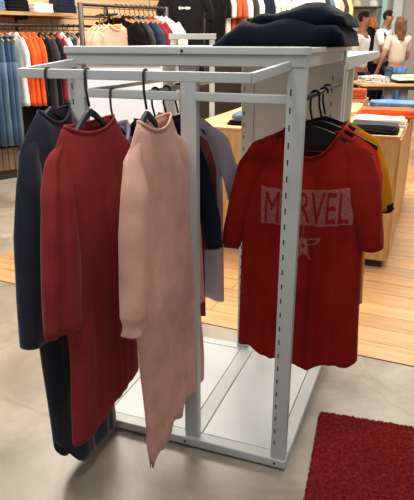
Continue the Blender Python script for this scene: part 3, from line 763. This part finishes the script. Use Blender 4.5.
for i, (k, m, lab) in enumerate(row):
    s_ = s0+i*.068+(.02 if i > 3 else 0)
    L = wl(s_, .36, 1.614); rz = RZW+random.uniform(-.05, .05)
    simple_hanger('hanger of the ' + lab, L, rz, 'wooden hangers on the wall rail')
    if k == 'J': jeans_tree(lab, L, rz, m, i, 'jeans on the wall rail').scale = (1, 1, 1.12)
    else: bgshirt(lab, L, rz, m, 60+i, group='shirts on the wall rail', hem=-1.12 if m in ('black', 'charcoal') else -.84)
# ------------------------------------------------------------------ free-standing dark rack with pink, black and white tops
A = Vector((-1.08, 5.35, 0)); ANG = math.radians(47); LEN = 1.0
dr = thing('clothes_rail', 'dark steel clothes rail of pale pink, black and white tops before the plank wall', 'rail', A, ANG)
ZB = 1.735
b = BM(); tube(b, [(0, 0, ZB), (LEN, 0, ZB)], .014, 10); obj('rod', b, M['black_steel'], dr)
for x in (0, LEN):
    b = BM(); bxx(b, x-.016, x+.016, -.016, .016, .02, ZB+.016); obj('upright', b, M['black_steel'], dr)
    b = BM(); bxx(b, x-.018, x+.018, -.26, .26, 0, .03); obj('foot', b, M['black_steel'], dr)
b = BM(); bxx(b, 0, LEN, -.01, .01, .20, .225); obj('stretcher', b, M['black_steel'], dr)
b = BM(); tube(b, [(.284, -.14, ZB-.072), (.284, .16, ZB-.078)], .010, 8); tube(b, [(.284, 0, ZB), (.284, 0, ZB-.072)], .010, 8); obj('face_out_arm', b, M['black_steel'], dr)
b = BM(); tube(b, [(0, 0, 1.64), (.26, .0, 1.64), (.26, 0, ZB)], .009, 8); obj('short_bar', b, M['black_steel'], dr)
row2 = [('pink', 'pale pink top with a small chest emblem, foremost on the dark rail'), ('pink', 'pale pink top directly behind the emblem one on the dark rail'), ('pink', 'third pale pink top from the front on the dark rail'), ('pink', 'rearmost pale pink top on the dark rail'),
        ('black', 'black top next to the pink ones on the dark clothes rail'), ('black', 'middle black top on the dark clothes rail'), ('charcoal', 'charcoal top on the dark clothes rail beside the black ones'), ('inknavy', 'navy top on the dark clothes rail'), ('teal', 'teal top on the dark clothes rail'),
        ('burgundy', 'nearest burgundy top, beside the teal one on the dark rail'), ('burgundy', 'burgundy top beside the white ones on the dark clothes rail'), ('cream', 'nearest cream-white top on the dark clothes rail'), ('cream', 'middle cream-white top on the dark clothes rail'), ('cream', 'farthest cream-white top on the dark clothes rail')]
for i, (m, lab) in enumerate(row2):
    x = .385+(i-4)*.058; L = A+Vector((math.cos(ANG)*x, math.sin(ANG)*x, ZB+.0145))
    rz = ANG-PI/2+math.radians(28)+random.uniform(-.06, .06)
    if i < 4:
        xx = .284; yy = -.10+.065*i; L = A+Vector((math.cos(ANG)*xx-math.sin(ANG)*yy, math.sin(ANG)*xx+math.cos(ANG)*yy, ZB-.0655)); rz = ANG+random.uniform(-.05, .05)
    simple_hanger('hanger of the ' + lab, L, rz, 'wooden hangers on the dark clothes rail')
    g = bgshirt(lab, L, rz, m, 90+i, half=.215, hem=-.78, group='tops on the dark clothes rail')
    if i == 0:
        b = BM(); blob(.09, -.30, .016, .014, .3); blob(.10, -.318, .012, .010, 0)
        for v in b.verts: v.co.y = -.058
        o = obj('chest_emblem', b, M['maroon'], g, solid=.001)
# ------------------------------------------------------------------ middle back: display tee, hanging row, shelves
c = at(189, 0, 6.6)
hr = thing('wall_rail', 'high hanging rail on the back wall above the side-on garments', 'rail', (0, 7.55, 0), 0)
b = BM(); tube(b, [(.0, 0, 2.10), (2.0, .35, 2.10)], .014, 10); obj('rod', b, M['black_steel'], hr)
for x in (.02, 1.0, 1.98):
    y = .175*x; b = BM(); tube(b, [(x, y, 2.10), (x, 1.33 if x > .5 else 1.22, 2.10)], .01, 8); obj('bracket', b, M['black_steel'], hr)
# black display t-shirt on its own rail end
pt_ = thing('clothes_rail', 'dark single-arm clothes stand holding the black t-shirt with a white logo', 'rail', (-.24, 6.95, 0), 0)
b = BM(); bxx(b, -.2, .2, -.12, .28, 0, .02); obj('base', b, M['black_steel'], pt_)
b = BM(); bxx(b, -.016, .016, .16, .192, .02, 2.06); obj('upright', b, M['black_steel'], pt_)
b = BM(); tube(b, [(0, .17, 2.05), (0, -.08, 2.05)], .012, 8); obj('arm', b, M['black_steel'], pt_)
L = Vector((-.24, 6.90, 2.063))
simple_hanger('wooden hanger holding the black logo t-shirt at the back', L, .1, None)
t, bd = garment('t_shirt', 'black t-shirt with a small white chest logo hanging at the back of the shop', 't-shirt', L, .1, M['black'], bgP(.24, -.95, 3, .045), bgs(.25, -.42, .04), 131, None, nc=30, nr=26)
b = BM(); x = -.075
for w, h in ((.028, .03), (.022, .022), (.012, .012), (.026, .03), (.024, .026)):
    blob(x+w/2, -.285, w/2, h/2, .2, hole=.45 if w > .02 else 0); x += w+.004
drape(b, t, 'chest_logo', M['whitecloth'], bd, .004)
row3 = [('black', 'black shirt leftmost of the side-on row at the back'), ('cream', 'cream shirt beside the rust ones in the side-on row'), ('rust', 'nearer rust shirt in the side-on row at the back'), ('rust', 'farther rust shirt in the side-on row at the back'), ('whitecloth', 'white shirt right of the rust ones in the side-on row'), ('olive', 'dark olive shirt between white shirts in the side-on row'),
        ('whitecloth', 'white shirt right of the olive one in the side-on row'), ('inknavy', 'left navy shirt of the side-on row'), ('inknavy', 'right navy shirt of the side-on row at the back'), ('floral', 'pale dotted shirt beside the navy ones in the side-on row'), ('floral', 'middle one of the three pale dotted shirts, side-on row'), ('floral', 'pale dotted shirt at the right end of the side-on row')]
for i, (m, lab) in enumerate(row3):
    x = .10+i*.066; L = Vector((x, 7.55+.175*x, 2.1145)); rz = math.radians(-52)
    simple_hanger('hanger of the ' + lab, L, rz, 'wooden hangers of the side-on row')
    bgshirt(lab, L, rz, m, 140+i, half=.22, hem=-.86, low=-.42, group='side-on shirts at the back')
row4 = [('whitecloth', 'white shirt at the left of the hanging row behind the dark pile'), ('olive', 'dark olive shirt of the hanging row behind the dark pile'), ('bluegrey', 'blue-grey shirt of the hanging row behind the dark pile'), ('cream', 'cream shirt of the hanging row behind the dark pile'), ('pink', 'pink shirt of the hanging row behind the dark pile'), ('charcoal', 'charcoal shirt of the hanging row behind the dark pile'), ('yellow', 'pale yellow shirt of the hanging row behind the dark pile')]
for i, (m, lab) in enumerate(row4):
    x = 1.24+i*.056; L = Vector((x, 7.55+.175*x, 2.1145)); rz = math.radians(-40)
    simple_hanger('hanger of the ' + lab, L, rz, 'wooden hangers behind the dark pile')
    bgshirt(lab, L, rz, m, 170+i, half=.2, hem=-.72, low=-.42, group='shirts hanging behind the dark pile')
# stocked shelves
sh = thing('wall_shelves', 'wooden wall shelves stocked with small folded goods behind the dark pile', 'shelf', (.72, 8.62, 0), 0)
for z in (1.45, 1.66, 1.87, 2.08):
    b = BM(); bxx(b, 0, 1.25, 0, .36, z-.025, z); obj('board', b, M['walnut'], sh, smooth=False)
for x in (.012, .62, 1.238):
    b = BM(); bxx(b, x-.012, x+.012, .01, .36, 0, 2.1); obj('side_panel', b, M['walnut'], sh, smooth=False)
cols = ['whitecloth', 'black', 'charcoal', 'cream', 'inknavy', 'rust']
for r_i, z in enumerate((1.66, 1.87)):
    for k in range(6):
        m = cols[(k*2+r_i*3+k//3) % 6]; x = .72+.12+k*.2+(.02 if k > 2 else -.02)
        folded('folded_clothes', '%s folded stack, %s on the %s wall shelf behind the dark pile' % ({'whitecloth': 'white', 'inknavy': 'navy'}.get(m, m), ['first from the left', 'second from the left', 'third from the left', 'third from the right', 'second from the right', 'first from the right'][k], ['middle', 'upper'][r_i]), 'clothes', (x, 8.79, z+.0005), 0, M[m], .15, .24, .09+.03*((k*7+r_i) % 3)/2, 200+k+r_i*10, 3, group='folded stacks on the wall shelves', n=16, m=6, amp=.003)
# hat shelf right
hs = thing('wall_shelf', 'dark wall shelf with pale hats above the shoppers', 'shelf', (2.80, 12.0, 0), 0)
b = BM(); bxx(b, -.1, .55, 0, .399, 2.03, 2.055); obj('board', b, M['black_steel'], hs, smooth=False)
for x, m, lab in ((.10, 'cream', 'left pale hat on the dark wall shelf above the shoppers'), (.42, 'whitecloth', 'right pale hat on the dark wall shelf above the shoppers')):
    h = thing('hat', lab, 'hat', (2.80+x, 12.18, 2.0555), 0, 'pale hats')
    b = BM(); lathe(b, [(.13, 0), (.14, .006), (.09, .014)], 20); obj('brim', b, M[m], h)
    b = BM(); lathe(b, [(.088, .012), (.085, .07), (.06, .11), (.02, .12)], 20); obj('crown', b, M[m], h)

# ------------------------------------------------------------------ people
def skin_mesh(name, pts, edges, mat, parent, root=0, sub=1):
    me = bpy.data.meshes.new(name); me.from_pydata([p[:3] for p in pts], edges, []); me.materials.append(mat)
    o = bpy.data.objects.new(name, me); COL.objects.link(o); o.parent = parent
    m = o.modifiers.new('skin', 'SKIN'); m.use_smooth_shade = True
    for i, p in enumerate(pts):
        sv = me.skin_vertices[0].data[i]; r = p[3]; sv.radius = r if isinstance(r, tuple) else (r, r); sv.use_root = (i == root)
    s2 = o.modifiers.new('sub', 'SUBSURF'); s2.levels = sub; s2.render_levels = sub
    return o
def person(label, loc, rz, h, skin, hairm, top, bottom, armR, armL, lean=0, head_turn=0, longhair=False, vest=None):
    """faces local -y.  armX: elbow, wrist (x,y,z) as fractions of height from ground"""
    t = thing('person', label, 'person', loc, rz); k = h/1.75
    def q(x, y, z, r): return (x*k, (y-lean*max(0, z-.95))*k, z*k, (r[0]*k, r[1]*k) if isinstance(r, tuple) else r*k)
    J = [q(0, 0, .94, (.15, .11)), q(0, 0, 1.12, (.125, .09)), q(0, 0, 1.30, (.15, .10)), q(0, .0, 1.43, (.09, .07)), q(0, -.01, 1.50, .05), q(0, -.03, 1.59, (.072, .082)), q(0, -.03, 1.67, (.070, .080)),
         q(-.17, 0, 1.40, .055), q(.17, 0, 1.40, .055)]
    E = [(0, 1), (1, 2), (2, 3), (3, 4), (4, 5), (5, 6), (3, 7), (3, 8)]
    def add(p, par): J.append(p); E.append((par, len(J)-1)); return len(J)-1
    hands = []
    for sh_, (el, wr) in ((7, armR), (8, armL)):
        e = add(q(*el, .040), sh_); w = add(q(*wr, .028), e)
        d = Vector(J[w][:3])-Vector(J[e][:3]); d.normalize()
        pm = Vector(J[w][:3])+d*.07*k; hd = add((*pm, .034*k), w)
        side = Vector((1, 0, 0)) if abs(d.x) < .8 else Vector((0, 1, 0))
        side = (side-d*side.dot(d)).normalized(); fwd = d.cross(side)
        for f in range(4):
            b0 = pm+side*(f-1.5)*.019*k+d*.02*k; a = add((*b0, .010*k), hd); lnn = (.062, .074, .07, .054)[f]*k
            m_ = add((*(b0+d*lnn*.5+fwd*.008*k), .009*k), a); add((*(b0+d*lnn*.9+fwd*.024*k), .007*k), m_)
        th = add((*(pm-side*.036*k-d*.01*k), .011*k), hd); add((*(pm-side*.05*k+d*.03*k+fwd*.015*k), .009*k), th)
    legs = []
    for sg in (-1, 1):
        hp = add(q(sg*.09, 0, .88, .095), 0); kn = add(q(sg*.10, -.01, .50, .062), hp); an = add(q(sg*.10, .02, .09, .042), kn); add(q(sg*.11, -.14, .035, .035), an)
        legs.append((hp, kn, an))
    skin_mesh('body', J, E, skin, t)
    # clothes follow the same skeleton, a little fuller
    def fat(p, a=1.16, b=.008): r = p[3]; return (*p[:3], tuple(x*a+b for x in r) if isinstance(r, tuple) else r*a+b)
    T = [fat(J[i]) for i in (0, 1, 2, 3)] + [fat(J[7], 1.15), fat(J[8], 1.15)]
    TE = [(0, 1), (1, 2), (2, 3), (3, 4), (3, 5)]
    T[0] = (T[0][0], T[0][1], T[0][2]+.03*k, T[0][3])
    T[3] = (*Vector(J[3][:3])-Vector((0, 0, .02)), T[3][3])
    for n_, sh_ in ((4, 7), (5, 8)):
        e = [c2 for a2, c2 in E if a2 == sh_][0]; a = Vector(J[sh_][:3]); c2 = Vector(J[e][:3]); T.append((*(a+(c2-a)*.75), .058*k)); TE.append((n_, len(T)-1))
    skin_mesh('shirt', T, TE, top, t)
    B = [(*J[0][:3], (.125*k, .10*k))]; BE = []
    B[0] = (*(Vector(J[0][:3])-Vector((0, 0, .03*k))), B[0][3])
    for hp, kn, an in legs:
        n0 = len(B); B += [fat(J[hp], .88), fat(J[kn], 1.2), fat(J[an], 1.5)]; BE += [(0, n0), (n0, n0+1), (n0+1, n0+2)]
    skin_mesh('trousers', B, BE, bottom, t)
    # head details: face, ears, hair
    hd = bpy.data.objects.new('head_details', None)
    bpy.data.objects.remove(hd)
    hc = Vector((0, (-.03-lean*.68)*k, 1.635*k))
    def ell(name, c_, r, m, rot=None, n1=16, cut=None):
        b = BM(); bmesh.ops.create_uvsphere(b, u_segments=n1, v_segments=n1//2+2, radius=1)
        for v in b.verts:
            p = Vector((v.co.x*r[0], v.co.y*r[1], v.co.z*r[2]))
            if cut: p = cut(p)
            p = Matrix.Rotation(head_turn, 4, 'Z') @ (p+Vector(c_)); v.co = p*k+hc
        return obj(name, b, m, t)
    ell('nose', (0, -.068, -.010), (.011, .016, .020), skin)
    for sg in (-1, 1):
        ell('eye', (sg*.026, -.060, .012), (.010, .008, .006), M['dark']); ell('ear', (sg*.064, .0, -.005), (.011, .019, .028), skin)
    ell('mouth', (0, -.060, -.046), (.020, .006, .005), M['maroon'])
    def cap(p):
        if p.y < -.01 and p.z < .045: p = p*.72
        return p
    def wav(p): return p*(1+.08*noise.noise(p*40))
    hr_ = ell('hair', (0, .012, .024), (.078, .088, .086), hairm, cut=lambda p: wav(cap(p)), n1=28)
    if longhair:
        b = BM()
        def P(i, j):
            th = PI*(.02+.96*i); w_ = .105*(1-.15*j+.12*math.sin(j*4.5)); z = .05-.31*j+.015*noise.noise(Vector((i*9, j*2, 1)))
            return Matrix.Rotation(head_turn*(1-j), 4, 'Z') @ Vector((math.cos(th)*w_, .018+math.sin(th)*(.075+.035*j)+.030*noise.noise(Vector((i*14, j*3, 2))), z))
        vs = grid(b, P, 24, 18)
        for v in b.verts: v.co = v.co*k+hc+Vector((0, .02*k, 0))
        obj('long_hair', b, hairm, t, solid=.012)
    return t
HANG = [((-.25, .03, 1.12), (-.26, -.06, .88)), ((.25, .03, 1.12), (.26, -.06, .88))]
# woman seen from behind, man leaning beside her with a black backpack, two more shoppers
wom = person('person seen from behind with long brown hair, pale pink top and jeans', (3.29, 10.6, 0), PI+.25, 1.84, M['skin'], M['hairlong'], M['cream'], M['jean3'],
       ((-.24, -.06, 1.10), (-.16, -.26, 1.0)), ((.25, .0, 1.12), (.24, -.14, .92)), longhair=True, head_turn=.2)
manloc = Vector((3.13, 11.15, 0))
man = person('person with short dark hair, white t-shirt and black backpack, leaning toward the long-haired one', manloc, math.radians(48), 1.96, M['skin2'], M['hair'], M['whitecloth'], M['black'],
       ((-.22, -.16, 1.12), (-.14, -.34, .98)), ((.24, .0, 1.12), (.23, -.14, .90)), lean=.12)
bp = thing('backpack', 'black backpack worn by the short-haired person in white', 'backpack', manloc, math.radians(48))
b = BM(); bm2 = folded_bm(.32, .17, .50, 77, 1, amp=.01); 
for v in bm2.verts: v.co += Vector((0, .225, 1.16))
b.free(); obj('bag', bm2, M['black'], bp)
for sg in (-1, 1):
    b = BM(); tube(b, [(sg*.10, .165, 1.56), (sg*.12, .06, 1.65), (sg*.13, -.09, 1.64), (sg*.15, -.19, 1.50), (sg*.19, -.12, 1.26), (sg*.15, .14, 1.18)], .018, 8, sq=.5); obj('strap', b, M['black'], bp)
person('person with long ginger hair and a patterned orange top, back turned', (3.08, 11.75, 0), PI-.5, 1.86, M['skin'], M['ginger'], M['orangetop'], M['black'], HANG[0], ((.24, -.06, 1.10), (.16, -.26, 1.02)), longhair=True)
dloc = Vector((2.17, 8.68, 0))
person('person with dark hair, white shirt and dark sleeves standing farthest left', dloc, math.radians(60), 1.85, M['skin2'], M['hair'], M['whitecloth'], M['inknavy'], HANG[0], HANG[1])
# ------------------------------------------------------------------ red carpet
cd = Vector((.463, 2.025, 0))
b = BM(); CW, CL = 1.0, 1.3
def cp(i, j):
    x = i*CW; y = -j*CL; e = min(i, 1-i, j, 1-j); h = .016 if e > .004 else .002
    jx = random.uniform(-.002, .002)
    return Vector((x+jx, y+jx, h+random.uniform(-.005, .005) if e > .001 else .001))
vs = grid(b, cp, 250, 320)
rug = obj('carpet', b, M['carpet'], None, loc=cd, rz=math.radians(-16.2)); tag(rug, 'deep red short-pile carpet lying on the concrete at the lower right', 'carpet')
# ------------------------------------------------------------------ light
w = bpy.data.worlds.new('world'); S.world = w; w.use_nodes = True
w.node_tree.nodes['Background'].inputs['Color'].default_value = (.93, .96, 1, 1); w.node_tree.nodes['Background'].inputs['Strength'].default_value = .28
def area(name, loc, size, e, color=(1, .95, .88), rot=(0, 0, 0), sy=None):
    l = bpy.data.lights.new(name, 'AREA'); l.shape = 'RECTANGLE'; l.size = size; l.size_y = sy or size; l.energy = e; l.color = color
    o = bpy.data.objects.new(name, l); COL.objects.link(o); o.location = loc; o.rotation_euler = rot; return o
area('ceiling_light', (-1.0, 5.4, 3.4), 2.0, 160, (1, .91, .80))
area('ceiling_light', (1.2, 5.8, 3.4), 2.4, 170, (1, .91, .80))
area('ceiling_light', (3.3, 9.6, 3.4), 1.8, 110, (1, .93, .84))
area('ceiling_light', (2.5, 3.6, 3.4), 1.6, 70, (1, .92, .82))
area('ceiling_light', (-1.3, 2.6, 3.4), 1.4, 60, (1, .95, .9))
area('ceiling_light', (.3, 1.0, 3.4), 1.2, 27, (1, .96, .92))
l = bpy.data.lights.new('added_spot', 'SPOT'); l.energy = 45; l.spot_size = math.radians(50); l.spot_blend = .9; l.shadow_soft_size = .15; l.color = (1, .97, .95)  # added spot, no lamp seen here; lightens the tops of the left garments
o = bpy.data.objects.new('added_spot', l); COL.objects.link(o); o.location = (-.75, .75, 2.9)
o.rotation_euler = (Vector((-.32, 1.75, 1.15))-o.location).to_track_quat('-Z', 'Y').to_euler()
l = bpy.data.lights.new('added_spot', 'SPOT'); l.energy = 170; l.spot_size = math.radians(34); l.spot_blend = .6; l.shadow_soft_size = .08; l.color = (1, .98, .96)  # added spot, unseen; brightens the front of the white pedestal
o = bpy.data.objects.new('added_spot', l); COL.objects.link(o); o.location = (-.35, 2.75, 3.3)
o.rotation_euler = (Vector((-.60, 4.15, 1.1))-o.location).to_track_quat('-Z', 'Y').to_euler()
S.view_settings.view_transform = 'Standard'; S.view_settings.look = 'None'; S.view_settings.exposure = 0; S.view_settings.gamma = 1; S.view_settings.use_curve_mapping = False
